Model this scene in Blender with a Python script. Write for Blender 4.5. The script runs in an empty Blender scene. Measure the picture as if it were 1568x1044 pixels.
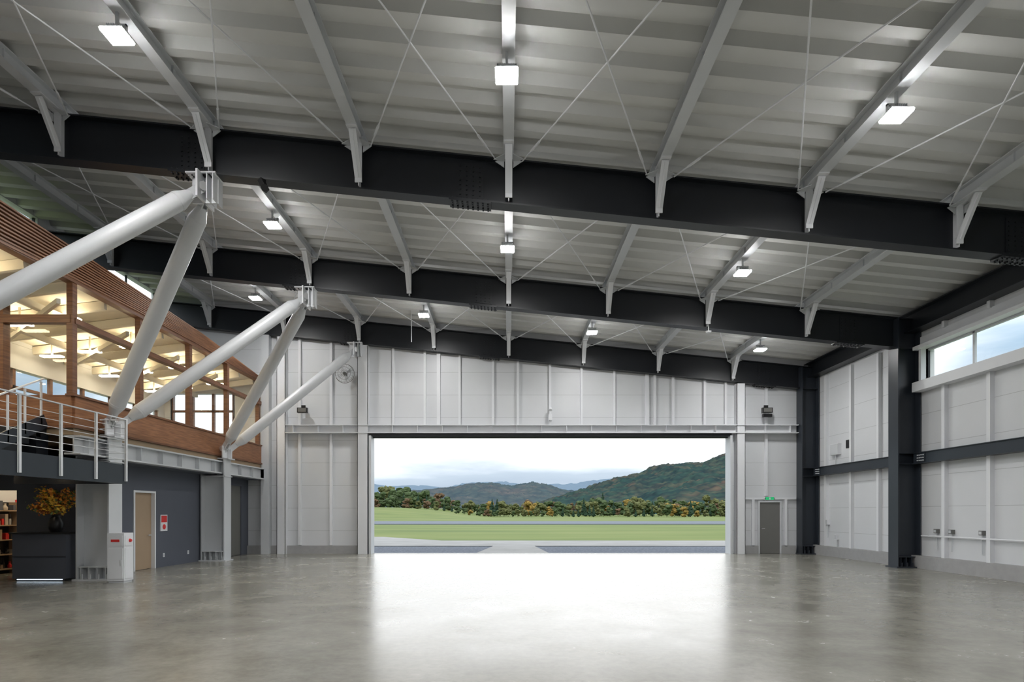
import bpy, math, random
from mathutils import Vector, noise, Matrix
random.seed(7)
F=914.7
SL=0.102
def R(x): return 8.75-SL*x
def PX(px,y): return (px-779)*y/F
def PZ(py,y): return 1.66+(785-py)*y/F
bpy.context.scene.view_settings.view_transform='Standard'

# ---------------------------------------------------------------- materials
def newmat(name):
    m=bpy.data.materials.new(name); m.use_nodes=True
    nt=m.node_tree; b=nt.nodes['Principled BSDF']
    return m,nt,b
def mat(name,col,rough=0.5,metal=0.0,noise_amt=0.08,scale=3.0,emis=None,es=0.0,bump=0.0):
    m,nt,b=newmat(name)
    b.inputs['Roughness'].default_value=rough
    b.inputs['Metallic'].default_value=metal
    tc=nt.nodes.new('ShaderNodeTexCoord')
    n=nt.nodes.new('ShaderNodeTexNoise'); n.inputs['Scale'].default_value=scale; n.inputs['Detail'].default_value=5
    nt.links.new(tc.outputs['Object'],n.inputs['Vector'])
    mx=nt.nodes.new('ShaderNodeMix'); mx.data_type='RGBA'
    c=Vector(col)
    mx.inputs[6].default_value=(*(c*(1-noise_amt)),1); mx.inputs[7].default_value=(*(c*(1+noise_amt)),1)
    nt.links.new(n.outputs['Fac'],mx.inputs[0]); nt.links.new(mx.outputs[2],b.inputs['Base Color'])
    if bump>0:
        bp=nt.nodes.new('ShaderNodeBump'); bp.inputs['Strength'].default_value=bump; bp.inputs['Distance'].default_value=0.02
        nt.links.new(n.outputs['Fac'],bp.inputs['Height']); nt.links.new(bp.outputs[0],b.inputs['Normal'])
    if emis:
        b.inputs['Emission Color'].default_value=(*emis,1); b.inputs['Emission Strength'].default_value=es
    return m
def panel_mat(name,col,pitch,axis='Z'):
    m,nt,b=newmat(name)
    b.inputs['Roughness'].default_value=0.42
    tc=nt.nodes.new('ShaderNodeTexCoord'); sp=nt.nodes.new('ShaderNodeSeparateXYZ')
    nt.links.new(tc.outputs['Object'],sp.inputs[0])
    d=nt.nodes.new('ShaderNodeMath'); d.operation='DIVIDE'; d.inputs[1].default_value=pitch
    nt.links.new(sp.outputs[axis],d.inputs[0])
    f=nt.nodes.new('ShaderNodeMath'); f.operation='FRACT'; nt.links.new(d.outputs[0],f.inputs[0])
    l=nt.nodes.new('ShaderNodeMath'); l.operation='LESS_THAN'; l.inputs[1].default_value=0.015
    nt.links.new(f.outputs[0],l.inputs[0])
    n=nt.nodes.new('ShaderNodeTexNoise'); n.inputs['Scale'].default_value=1.2; n.inputs['Detail'].default_value=4
    nt.links.new(tc.outputs['Object'],n.inputs['Vector'])
    c=Vector(col)
    m1=nt.nodes.new('ShaderNodeMix'); m1.data_type='RGBA'
    m1.inputs[6].default_value=(*(c*0.96),1); m1.inputs[7].default_value=(*(c*1.04),1)
    nt.links.new(n.outputs['Fac'],m1.inputs[0])
    m2=nt.nodes.new('ShaderNodeMix'); m2.data_type='RGBA'; m2.inputs[7].default_value=(*(c*0.68),1)
    nt.links.new(l.outputs[0],m2.inputs[0]); nt.links.new(m1.outputs[2],m2.inputs[6])
    nt.links.new(m2.outputs[2],b.inputs['Base Color'])
    bp=nt.nodes.new('ShaderNodeBump'); bp.invert=True; bp.inputs['Strength'].default_value=0.4; bp.inputs['Distance'].default_value=0.01
    nt.links.new(l.outputs[0],bp.inputs['Height']); nt.links.new(bp.outputs[0],b.inputs['Normal'])
    return m
def wood_mat(name,c1,c2,sc=(1,1,14),rough=0.45):
    m,nt,b=newmat(name); b.inputs['Roughness'].default_value=rough
    tc=nt.nodes.new('ShaderNodeTexCoord'); mp=nt.nodes.new('ShaderNodeMapping'); mp.inputs['Scale'].default_value=sc
    n=nt.nodes.new('ShaderNodeTexNoise'); n.inputs['Scale'].default_value=2; n.inputs['Detail'].default_value=6
    cr=nt.nodes.new('ShaderNodeValToRGB'); cr.color_ramp.elements[0].position=0.35; cr.color_ramp.elements[1].position=0.68
    cr.color_ramp.elements[0].color=(*c1,1); cr.color_ramp.elements[1].color=(*c2,1)
    nt.links.new(tc.outputs['Object'],mp.inputs[0]); nt.links.new(mp.outputs[0],n.inputs['Vector'])
    nt.links.new(n.outputs['Fac'],cr.inputs[0]); nt.links.new(cr.outputs[0],b.inputs['Base Color'])
    return m
def glass_mat(name,tint=(1,1,1)):
    m=bpy.data.materials.new(name); m.use_nodes=True; nt=m.node_tree; nt.nodes.clear()
    o=nt.nodes.new('ShaderNodeOutputMaterial'); mx=nt.nodes.new('ShaderNodeMixShader')
    t=nt.nodes.new('ShaderNodeBsdfTransparent'); t.inputs[0].default_value=(*tint,1)
    g=nt.nodes.new('ShaderNodeBsdfGlossy'); g.inputs['Roughness'].default_value=0.01
    lw=nt.nodes.new('ShaderNodeLayerWeight'); lw.inputs[0].default_value=0.5
    pw=nt.nodes.new('ShaderNodeMath'); pw.operation='POWER'; pw.inputs[1].default_value=5
    ma=nt.nodes.new('ShaderNodeMath'); ma.operation='MULTIPLY_ADD'; ma.inputs[1].default_value=0.85; ma.inputs[2].default_value=0.05
    nt.links.new(lw.outputs['Facing'],pw.inputs[0]); nt.links.new(pw.outputs[0],ma.inputs[0])
    nt.links.new(ma.outputs[0],mx.inputs[0]); nt.links.new(t.outputs[0],mx.inputs[1]); nt.links.new(g.outputs[0],mx.inputs[2])
    nt.links.new(mx.outputs[0],o.inputs[0]); return m
def emit_mat(name,col,s):
    return mat(name,(0.8,0.8,0.8),0.4,emis=col,es=s)

M_panel=panel_mat('white_sandwich_panel',(0.665,0.68,0.70),0.92)
M_stud=mat('white_steel_paint',(0.76,0.775,0.80),0.4,0,0.03)
M_grey=mat('light_grey_steel_paint',(0.60,0.62,0.64),0.4,0,0.04)
M_strut=mat('strut_paint',(0.60,0.615,0.63),0.38,0,0.03)
M_dark=mat('charcoal_steel_paint',(0.009,0.011,0.015),0.42,0,0.15)
M_column=mat('dark_column_paint',(0.024,0.030,0.040),0.36,0,0.12)
M_deck=mat('folded_roof_deck_paint',(0.63,0.635,0.62),0.5,0,0.04)
M_conc=mat('concrete_kerb',(0.36,0.36,0.36),0.8,0,0.12,6,bump=0.2)
M_slate=mat('slate_blue_plaster',(0.095,0.105,0.13),0.7,0,0.06,2)
M_black=mat('black_plastic',(0.012,0.012,0.013),0.4,0,0.1)
M_wood=wood_mat('cedar_wood',(0.20,0.083,0.036),(0.34,0.155,0.072))
M_woodd=wood_mat('dark_cedar_wood',(0.13,0.053,0.025),(0.22,0.095,0.043))
M_glass=glass_mat('clear_glass',(0.95,0.97,0.97))
M_lamp=emit_mat('led_diffuser',(1,0.99,0.98),405)
M_lampside=emit_mat('led_lens_rim',(1,0.99,0.98),130)
M_warm=emit_mat('warm_led_panel',(1,0.83,0.56),26)
M_glow=emit_mat('warm_glow',(1,0.80,0.55),34)
M_cream=mat('cream_ceiling_board',(0.74,0.69,0.58),0.6,0,0.04)
M_whitew=mat('white_plaster',(0.6,0.54,0.45),0.7,0,0.04)
M_door=mat('grey_door_paint',(0.16,0.16,0.15),0.45,0,0.05)
M_tan=mat('timber_door_veneer',(0.40,0.29,0.19),0.5,0,0.06)
M_red=mat('red_sign',(0.7,0.03,0.03),0.4)
M_green=mat('green_exit_sign',(0.02,0.4,0.15),0.4,emis=(0.05,0.8,0.3),es=0.25)
M_steel=mat('stainless_steel',(0.65,0.66,0.67),0.3,0.6,0.03)
M_carp=mat('wing_floor_boards',(0.36,0.26,0.16),0.5,0,0.1)

def floor_material():
    m,nt,b=newmat('polished_concrete')
    tc=nt.nodes.new('ShaderNodeTexCoord')
    n1=nt.nodes.new('ShaderNodeTexNoise'); n1.inputs['Scale'].default_value=0.8; n1.inputs['Detail'].default_value=10; n1.inputs['Roughness'].default_value=0.66; n1.inputs['Distortion'].default_value=0.25
    n2=nt.nodes.new('ShaderNodeTexNoise'); n2.inputs['Scale'].default_value=9; n2.inputs['Detail'].default_value=8; n2.inputs['Roughness'].default_value=0.7
    for n in (n1,n2): nt.links.new(tc.outputs['Object'],n.inputs['Vector'])
    cr=nt.nodes.new('ShaderNodeValToRGB'); e=cr.color_ramp.elements
    e[0].position=0.32; e[0].color=(0.20,0.193,0.16,1); e[1].position=0.68; e[1].color=(0.31,0.303,0.262,1)
    nt.links.new(n1.outputs['Fac'],cr.inputs[0])
    cr2=nt.nodes.new('ShaderNodeValToRGB'); e=cr2.color_ramp.elements
    e[0].position=0.3; e[0].color=(0.87,0.87,0.87,1); e[1].position=0.7; e[1].color=(1.1,1.1,1.1,1)
    nt.links.new(n2.outputs['Fac'],cr2.inputs[0])
    mx=nt.nodes.new('ShaderNodeMix'); mx.data_type='RGBA'; mx.blend_type='MULTIPLY'; mx.inputs[0].default_value=1
    nt.links.new(cr.outputs[0],mx.inputs[6]); nt.links.new(cr2.outputs[0],mx.inputs[7])
    nt.links.new(mx.outputs[2],b.inputs['Base Color'])
    rr=nt.nodes.new('ShaderNodeMapRange'); rr.inputs[1].default_value=0.3; rr.inputs[2].default_value=0.7; rr.inputs[3].default_value=0.20; rr.inputs[4].default_value=0.29
    nt.links.new(n1.outputs['Fac'],rr.inputs[0]); nt.links.new(rr.outputs[0],b.inputs['Roughness'])
    b.inputs['IOR'].default_value=1.85
    bp=nt.nodes.new('ShaderNodeBump'); bp.inputs['Strength'].default_value=0.02; bp.inputs['Distance'].default_value=0.02
    nt.links.new(n2.outputs['Fac'],bp.inputs['Height']); nt.links.new(bp.outputs[0],b.inputs['Normal'])
    return m
M_floor=floor_material()

def noisy(name,cols,scale,rough=0.9,stretch=(1,1,1),detail=6,lo=0.3,hi=0.7):
    m,nt,b=newmat(name); b.inputs['Roughness'].default_value=rough; b.inputs['Specular IOR Level'].default_value=0.15
    tc=nt.nodes.new('ShaderNodeTexCoord'); mp=nt.nodes.new('ShaderNodeMapping'); mp.inputs['Scale'].default_value=stretch
    n=nt.nodes.new('ShaderNodeTexNoise'); n.inputs['Scale'].default_value=scale; n.inputs['Detail'].default_value=detail; n.inputs['Roughness'].default_value=0.65
    cr=nt.nodes.new('ShaderNodeValToRGB'); el=cr.color_ramp.elements
    while len(el)<len(cols): el.new(0.5)
    for i,c in enumerate(cols):
        el[i].position=lo+(hi-lo)*i/(len(cols)-1); el[i].color=(*c,1)
    nt.links.new(tc.outputs['Object'],mp.inputs[0]); nt.links.new(mp.outputs[0],n.inputs['Vector'])
    nt.links.new(n.outputs['Fac'],cr.inputs[0]); nt.links.new(cr.outputs[0],b.inputs['Base Color'])
    return m
M_grass=noisy('mown_grass',[(0.050,0.080,0.018),(0.078,0.108,0.024),(0.11,0.128,0.04)],0.09,stretch=(0.4,1.6,1))
M_gravel=noisy('dark_gravel',[(0.024,0.032,0.046),(0.055,0.068,0.092),(0.12,0.135,0.165)],9)
M_asph=noisy('asphalt',[(0.068,0.082,0.105),(0.09,0.105,0.13)],0.5)
M_road=noisy('pale_concrete_road',[(0.15,0.155,0.155),(0.20,0.205,0.205)],0.6)
M_trees=[noisy('foliage_'+n,[tuple(0.6*v for v in c),c,tuple(1.4*v for v in c)],0.9,detail=3) for n,c in
   (('conifer',(0.018,0.038,0.022)),('green',(0.042,0.064,0.026)),('olive',(0.072,0.080,0.030)),('yellow',(0.16,0.112,0.028)),('rust',(0.082,0.054,0.030)))]
def forest(name,cols,haze,hf,scale=0.06):
    m,nt,b=newmat(name); b.inputs['Roughness'].default_value=1; b.inputs['Specular IOR Level'].default_value=0
    tc=nt.nodes.new('ShaderNodeTexCoord')
    v=nt.nodes.new('ShaderNodeTexVoronoi'); v.inputs['Scale'].default_value=scale
    n=nt.nodes.new('ShaderNodeTexNoise'); n.inputs['Scale'].default_value=scale*0.18; n.inputs['Detail'].default_value=4
    nt.links.new(tc.outputs['Object'],v.inputs['Vector']); nt.links.new(tc.outputs['Object'],n.inputs['Vector'])
    sep=nt.nodes.new('ShaderNodeSeparateColor'); nt.links.new(v.outputs['Color'],sep.inputs[0])
    a=nt.nodes.new('ShaderNodeMath'); a.operation='MULTIPLY_ADD'; a.inputs[1].default_value=0.4
    nt.links.new(sep.outputs[0],a.inputs[0]); 
    s=nt.nodes.new('ShaderNodeMath'); s.operation='MULTIPLY_ADD'; s.inputs[1].default_value=1.6; s.inputs[2].default_value=-0.5
    nt.links.new(n.outputs['Fac'],s.inputs[0]); nt.links.new(s.outputs[0],a.inputs[2])
    cr=nt.nodes.new('ShaderNodeValToRGB'); el=cr.color_ramp.elements
    while len(el)<len(cols): el.new(0.5)
    for i,c in enumerate(cols):
        el[i].position=0.1+0.8*i/(len(cols)-1); el[i].color=(*c,1)
    nt.links.new(a.outputs[0],cr.inputs[0])
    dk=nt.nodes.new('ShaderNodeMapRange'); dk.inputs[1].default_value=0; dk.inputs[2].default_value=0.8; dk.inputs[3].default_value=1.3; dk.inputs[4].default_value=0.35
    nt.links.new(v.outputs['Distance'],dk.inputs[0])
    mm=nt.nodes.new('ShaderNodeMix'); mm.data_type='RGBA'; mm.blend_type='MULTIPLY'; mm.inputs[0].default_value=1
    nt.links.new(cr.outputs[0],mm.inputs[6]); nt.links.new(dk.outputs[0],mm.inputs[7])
    mh=nt.nodes.new('ShaderNodeMix'); mh.data_type='RGBA'; mh.inputs[0].default_value=hf; mh.inputs[7].default_value=(*haze,1)  # aerial haze painted in: bluish tint mixed into the base colour
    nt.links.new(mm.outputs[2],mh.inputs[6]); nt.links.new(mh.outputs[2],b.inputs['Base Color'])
    return m
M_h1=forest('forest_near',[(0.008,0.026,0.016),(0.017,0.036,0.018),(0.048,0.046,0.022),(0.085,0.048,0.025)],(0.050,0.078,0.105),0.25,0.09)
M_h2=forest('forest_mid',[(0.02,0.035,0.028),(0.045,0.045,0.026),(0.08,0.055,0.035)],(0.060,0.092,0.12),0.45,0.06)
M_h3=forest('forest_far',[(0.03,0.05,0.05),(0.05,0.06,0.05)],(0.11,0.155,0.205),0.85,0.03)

# ---------------------------------------------------------------- mesh builder
class MB:
    def __init__(s): s.v=[];s.f=[];s.m=[];s.mats=[]
    def mi(s,mt):
        if mt not in s.mats: s.mats.append(mt)
        return s.mats.index(mt)
    def add(s,vs,fs,mt):
        o=len(s.v); k=s.mi(mt); s.v+= [tuple(v) for v in vs]
        for f in fs: s.f.append(tuple(i+o for i in f)); s.m.append(k)
    def box(s,x0,x1,y0,y1,z0,z1,mt,slope=0.0):
        vs=[(x,y,z-slope*x) for z in (z0,z1) for y in (y0,y1) for x in (x0,x1)]
        s.add(vs,[(0,2,3,1),(4,5,7,6),(0,1,5,4),(2,6,7,3),(0,4,6,2),(1,3,7,5)],mt)
    def bar(s,p,q,w,h,mt,up=(0,0,1)):
        p=Vector(p);q=Vector(q);d=(q-p).normalized();u=Vector(up)
        if abs(d.dot(u))>0.98: u=Vector((1,0,0))
        a=d.cross(u).normalized(); b=a.cross(d).normalized()
        vs=[]
        for c in (p,q):
            for (i,j) in ((-1,-1),(1,-1),(1,1),(-1,1)): vs.append(c+a*(w/2*i)+b*(h/2*j))
        s.add(vs,[(0,1,2,3),(7,6,5,4),(0,4,5,1),(1,5,6,2),(2,6,7,3),(3,7,4,0)],mt)
    def cyl(s,p,q,r0,r1,mt,n=12,cap=True):
        p=Vector(p);q=Vector(q);d=(q-p).normalized();u=Vector((0,0,1)) if abs(d.z)<0.95 else Vector((1,0,0))
        a=d.cross(u).normalized(); b=a.cross(d).normalized(); vs=[]
        for c,r in ((p,r0),(q,r1)):
            for i in range(n):
                t=2*math.pi*i/n; vs.append(c+a*(r*math.cos(t))+b*(r*math.sin(t)))
        fs=[(i,(i+1)%n,n+(i+1)%n,n+i) for i in range(n)]
        if cap: fs+= [tuple(range(n))[::-1],tuple(range(n,2*n))]
        s.add(vs,fs,mt)
    def prism(s,pts,off,mt):
        n=len(pts); o=Vector(off); vs=[Vector(p) for p in pts]+[Vector(p)+o for p in pts]
        s.add(vs,[tuple(range(n))[::-1],tuple(range(n,2*n))]+[(i,(i+1)%n,n+(i+1)%n,n+i) for i in range(n)],mt)
    def lathe(s,c,prof,mt,n=20):
        vs=[];fs=[]
        for r,z in prof:
            for i in range(n):
                t=2*math.pi*i/n; vs.append((c[0]+r*math.cos(t),c[1]+r*math.sin(t),c[2]+z))
        for j in range(len(prof)-1):
            for i in range(n): fs.append((j*n+i,j*n+(i+1)%n,(j+1)*n+(i+1)%n,(j+1)*n+i))
        s.add(vs,fs,mt)
    def obj(s,name,parent=None,smooth=False):
        me=bpy.data.meshes.new(name); me.from_pydata(s.v,[],s.f)
        for mt in s.mats: me.materials.append(mt)
        me.polygons.foreach_set('material_index',s.m)
        me.update()
        o=bpy.data.objects.new(name,me); bpy.context.scene.collection.objects.link(o)
        if smooth:
            me.polygons.foreach_set('use_smooth',[True]*len(me.polygons))
            try: me.set_sharp_from_angle(angle=math.radians(40))
            except Exception: pass
        if parent: o.parent=parent
        return o
def empty(name,loc=(0,0,0)):
    e=bpy.data.objects.new(name,None); e.location=loc; bpy.context.scene.collection.objects.link(e); e.empty_display_size=0.2; return e

def wall(name,axis,p0,p1,u0,u1,z0,ztop,holes,mt):
    us=sorted(set([u0,u1]+[h[0] for h in holes]+[h[1] for h in holes]))
    zs=sorted(set([z0]+[h[2] for h in holes]+[h[3] for h in holes]))
    mb=MB()
    for i in range(len(us)-1):
        a,b=us[i],us[i+1]
        for j in range(len(zs)):
            c=zs[j]; last=j==len(zs)-1
            d=None if last else zs[j+1]
            cu=(a+b)/2; 
            if not last:
                cz=(c+d)/2
                if any(h[0]<cu<h[1] and h[2]<cz<h[3] for h in holes): continue
            za,zb=(ztop(a),ztop(b)) if last else (d,d)
            if axis=='y':
                vs=[(a,p0,c),(b,p0,c),(a,p1,c),(b,p1,c),(a,p0,za),(b,p0,zb),(a,p1,za),(b,p1,zb)]
            else:
                vs=[(p0,a,c),(p1,a,c),(p0,b,c),(p1,b,c),(p0,a,za),(p1,a,za),(p0,b,zb),(p1,b,zb)]
            mb.add(vs,[(0,2,3,1),(4,5,7,6),(0,1,5,4),(2,6,7,3),(0,4,6,2),(1,3,7,5)],mt)
    return mb.obj(name)

XR=12.4; XL=-14.0; YB=24.3; YF=-6.3
DY=[24.1,18.15,12.1,6.1,0.1,-5.9]
OX0,OX1,OZ=-5.6,8.98,4.77
# ---------------------------------------------------------------- shell
mb=MB(); mb.box(XL-0.2,XR+0.2,YF-0.2,YB+0.3,-0.15,0,M_floor); mb.obj('floor')
wall('wall_back','y',YB,YB+0.25,XL-0.2,XR+0.2,0,lambda x:R(x)+0.4,[(OX0,OX1,0,OZ),(-13.7,-11.2,4.9,6.5)],M_panel)
rw=[(y0,y0+5.3,5.55,6.52) for y0 in (12.45,6.45,0.45)]
wall('wall_right','x',XR,XR+0.25,YF,YB,0,lambda y:R(XR)+0.4,rw,M_panel)
lw=[(y0,y0+5.3,9.5,10.41) for y0 in (18.5,12.45,6.45)]+[(14.2,23.9,4.4,5.75)]
wall('wall_left','x',XL-0.25,XL,YF,YB,0,lambda y:R(XL)+0.4,lw,M_panel)
wall('wall_front','y',YF-0.25,YF,XL-0.2,XR+0.2,0,lambda x:R(x)+0.4,[],M_panel)
# folded-plate roof
mb=MB(); prof=[]; y=YF-0.25
while y<YB+0.25:
    prof+=[(y,0),(y+0.20,0),(y+0.27,0.19),(y+0.55,0.19)]; y+=0.62
prof.append((y,0))
vs=[];fs=[]
for (yy,h) in prof:
    for x in (XL-0.25,XR+0.25): vs.append((x,yy,R(x)+0.25+h))
    for x in (XL-0.25,XR+0.25): vs.append((x,yy,R(x)+0.27+h))
for i in range(len(prof)-1):
    a=4*i;b=4*i+4
    fs+=[(a,b,b+1,a+1),(a+2,a+3,b+3,b+2)]
mb.add(vs,fs,M_deck); mb.obj('ceiling')

# ---------------------------------------------------------------- roof girders
def splice(mb,x,D):
    s=SL
    mb.box(x-0.42,x+0.42,D-0.16,D+0.16,R(0)-0.945,R(0)-0.90,M_dark,s)
    mb.box(x-0.25,x+0.25,D-0.035,D+0.035,R(0)-0.82,R(0)-0.1,M_dark,s)
    for i in range(8):
        for yy in (D-0.12,D-0.06,D+0.06,D+0.12):
            xx=x-0.36+0.103*i; z=R(xx)-0.945
            mb.cyl((xx,yy,z-0.028),(xx,yy,z),0.018,0.018,M_dark,6)
            mb.cyl((xx,yy,z+0.06),(xx,yy,z+0.085),0.018,0.018,M_dark,6)
    for i in range(4):
        for j in range(7):
            xx=x-0.2+0.133*i; z=R(xx)-0.18-0.095*j
            mb.cyl((xx,D-0.06,z),(xx,D-0.03,z),0.018,0.018,M_dark,6)
for D in DY:
    mb=MB(); z1=R(0); 
    mb.box(XL,12.2,D-0.15,D+0.15,z1-0.03,z1,M_dark,SL)
    mb.box(XL,12.2,D-0.15,D+0.15,z1-0.91,z1-0.88,M_dark,SL)
    mb.box(XL,12.2,D-0.012,D+0.012,z1-0.88,z1-0.03,M_dark,SL)
    for x in (-6.4,-0.78,10.3): splice(mb,x,D)
    mb.obj('roof_girder')
for k in range(-4,4):
    x=3*k; z=R(x); mb=MB()
    mb.box(x-0.1,x+0.1,YF,YB,z,z+0.02,M_grey)
    mb.box(x-0.012,x+0.012,YF,YB,z+0.02,z+0.23,M_grey)
    mb.box(x-0.1,x+0.1,YF,YB,z+0.23,z+0.25,M_grey)
    y=YF+0.4
    while y<YB:
        mb.box(x-0.05,x+0.05,y-0.005,y+0.005,z+0.02,z+0.23,M_grey); y+=1.5
    mb.obj('roof_purlin')
mb=MB(); z=R(12.2)
mb.box(12.0,12.4,YF,YB,z-0.42,z-0.39,M_dark); mb.box(12.0,12.4,YF,YB,z+0.14,z+0.17,M_dark); mb.box(12.18,12.22,YF,YB,z-0.39,z+0.14,M_dark)
mb.obj('eaves_beam')
for D in DY[:-1]:
    mb=MB()
    for k in range(-4,4):
        x=3*k; r=R(x)
        mb.bar((x,D-0.66,r-0.03),(x,D-0.17,r-0.72),0.14,0.025,M_stud,up=(0,1,0))
        mb.bar((x,D-0.64,r-0.05),(x,D-0.19,r-0.70),0.02,0.08,M_stud,up=(0,1,0))
        mb.box(x-0.07,x+0.07,D-0.19,D-0.165,r-0.80,r-0.01,M_stud)
        mb.box(x-0.01,x+0.01,D-0.17,D-0.012,r-0.86,r-0.03,M_stud)
        mb.box(x-0.1,x+0.1,D-0.75,D-0.15,r-0.02,r+0.0,M_stud)
        for sg in (-1,1):
            mb.prism([(x+sg*0.09,D-0.16,r-0.02),(x+sg*0.27,D-0.2,r-0.10),(x+sg*0.09,D-0.16,r-0.20)],(0,-0.02,0),M_grey)
            mb.prism([(x+sg*0.08,D-0.16,r-0.06),(x+sg*0.30,D-0.30,r-0.10),(x+sg*0.08,D-0.42,r-0.06)],(0,0,-0.015),M_grey)
    mb.obj('purlin_knee_brackets')
mb=MB()
for i in range(len(DY)-1):
    Da,Db=DY[i+1],DY[i]
    for k in range(-4,3):
        xa,xb=3*k,3*k+3
        for (p,q) in (((xa+0.3,Da+0.25),(xb-0.27,Db-0.28)),((xb-0.3,Da+0.25),(xa+0.27,Db-0.28))):
            P=Vector((p[0],p[1],R(p[0])-0.11));Q=Vector((q[0],q[1],R(q[0])-0.11))
            mb.cyl(P,Q,0.014,0.014,M_stud,6)
            d=(Q-P).normalized(); mb.cyl(Q-d*0.75,Q-d*0.4,0.024,0.024,M_stud,6)
mb.obj('roof_bracing_rods')

# ---------------------------------------------------------------- high bay lights
def lamp(x,y):
    e=empty('high_bay_light',(x,y,R(x)))
    def loc(o): o.parent=e; return o
    mb=MB()
    mb.box(-0.02,0.02,-0.02,0.02,-0.2,0.0,M_grey); mb.box(-0.15,0.15,-0.02,0.02,-0.22,-0.19,M_grey)
    for sx in(-0.15,0.13): mb.box(sx,sx+0.02,-0.02,0.02,-0.36,-0.19,M_grey)
    loc(mb.obj('yoke'))
    mb=MB(); mb.box(-0.11,0.11,-0.11,0.11,-0.33,-0.29,M_grey)
    for i in range(7): mb.box(-0.105+0.033*i,-0.095+0.033*i,-0.10,0.10,-0.29,-0.24,M_grey)
    mb.box(-0.17,0.17,-0.16,0.16,-0.355,-0.33,M_grey)
    loc(mb.obj('housing'))
    mb=MB(); a,b=0.175,0.165
    v=[(-a,-b,-0.355),(a,-b,-0.355),(a,b,-0.355),(-a,b,-0.355),(-a*.94,-b*.94,-0.39),(a*.94,-b*.94,-0.39),(a*.94,b*.94,-0.39),(-a*.94,b*.94,-0.39)]
    mb.add(v,[(4,7,6,5)],M_lamp); mb.add(v,[(0,4,5,1),(1,5,6,2),(2,6,7,3),(3,7,4,0)],M_lampside); loc(mb.obj('diffuser'))
for y,xs in ((9.2,(-6,0,6)),(15.25,(-6,0,6)),(21.3,(-9,-3,3,9)),(3.2,(-9,-3,3,9)),(-2.8,(-6,0,6))):
    for x in xs: lamp(x-0.03,y)
for (px,py,D) in ((630,457,23.0),(1085,507,17.9)):
    x=PX(px,D); mb=MB(); z=PZ(py,D)
    mb.cyl((x,D,z-0.05),(x,D,z),0.07,0.09,M_stud,12); mb.cyl((x,D,z),(x,D,R(x)-0.9),0.015,0.015,M_stud,6); mb.obj('smoke_detector')

# ---------------------------------------------------------------- columns
def hcol(name,x0,x1,yc,w,z1,mt,base=True):
    mb=MB()
    mb.box(x0,x0+0.035,yc-w/2,yc+w/2,0.02,z1,mt); mb.box(x1-0.035,x1,yc-w/2,yc+w/2,0.02,z1,mt)
    mb.box(x0+0.035,x1-0.035,yc-0.02,yc+0.02,0.02,z1,mt)
    if base:
        mb.box(x0-0.06,x1+0.06,yc-w/2-0.05,yc+w/2+0.05,0,0.04,mt)
        for zz in (0.32,): mb.box(x0+0.03,x1-0.03,yc-w/2+0.02,yc+w/2-0.02,zz,zz+0.025,mt)
        for i in range(4):
            xx=x0+0.1+(x1-x0-0.2)*i/3
            mb.box(xx-0.008,xx+0.008,yc-w/2+0.02,yc+w/2-0.02,0.04,0.32,mt)
            mb.cyl((xx+0.04,yc-w/2+0.03,0.04),(xx+0.04,yc-w/2+0.03,0.16),0.018,0.018,mt,6)
    return mb
for D in DY:
    yc=min(D,24.02); mb=hcol('c',11.68,12.37,yc,0.46,R(11.68)-0.05,M_column)
    for zz in (3.12,3.44,6.6): mb.box(11.71,12.34,yc-0.2,yc+0.2,zz,zz+0.02,M_column)
    mb.obj('steel_column')
for i in range(len(DY)-1):
    a,b=DY[i+1]+0.23,min(DY[i],24.02)-0.23; mb=MB()
    mb.box(12.1,12.4,a,b,3.12,3.14,M_column); mb.box(12.1,12.4,a,b,3.43,3.45,M_column); mb.box(12.14,12.16,a,b,3.14,3.43,M_column)
    for yy in (a+0.35,b-0.35):
        mb.box(12.12,12.14,yy-0.16,yy+0.16,3.16,3.41,M_column)
        for r in range(3):
            for c in range(4): mb.cyl((12.09,yy-0.12+0.08*c,3.2+0.08*r),(12.13,yy-0.12+0.08*c,3.2+0.08*r),0.016,0.016,M_stud,6)
    mb.obj('wall_girt')
mb=MB()
for yy in (23.2,21.5,19.9,16.9,15.3,13.7,10.9,9.3,7.7,4.9,3.3,1.7):
    for (z0,z1) in ((0.38,3.12),(3.45,5.28 if yy<18 else R(XR)-0.5)):
        mb.box(12.28,12.4,yy-0.06,yy+0.06,z0,z1,M_stud); 
    if yy<18: mb.box(12.28,12.4,yy-0.05,yy+0.05,6.9,R(XR)+0.2,M_stud)
mb.obj('trim_1')
mb=MB()
mb.box(12.22,12.4,YF,YB,0,0.38,M_conc); mb.obj('baseboard_right')
for i,(a,b,z0,z1) in enumerate(rw):
    mb=MB()
    mb.box(12.12,12.42,a-0.18,b+0.18,z1,z1+0.10,M_stud); mb.box(12.34,12.42,a-0.18,b+0.18,z1+0.1,z1+0.4,M_stud)
    mb.box(12.1,12.42,a-0.18,b+0.18,z0-0.28,z0,M_stud)
    for yy in (a-0.1,b): mb.box(12.25,12.5,yy,yy+0.1,z0,z1,M_stud)
    n=3
    for j in range(n+1):
        yy=a+(b-a)*j/n; mb.box(12.44,12.50,yy-0.035,yy+0.035,z0,z1,M_dark if j in(0,n) else M_grey)
    mb.box(12.44,12.50,a,b,z0,z0+0.05,M_grey); mb.box(12.44,12.50,a,b,z1-0.05,z1,M_grey)
    mb.add([(12.47,a,z0),(12.47,b,z0),(12.47,b,z1),(12.47,a,z1)],[(0,1,2,3)],M_glass)
    mb.obj('window_%d'%(i+1))
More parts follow.
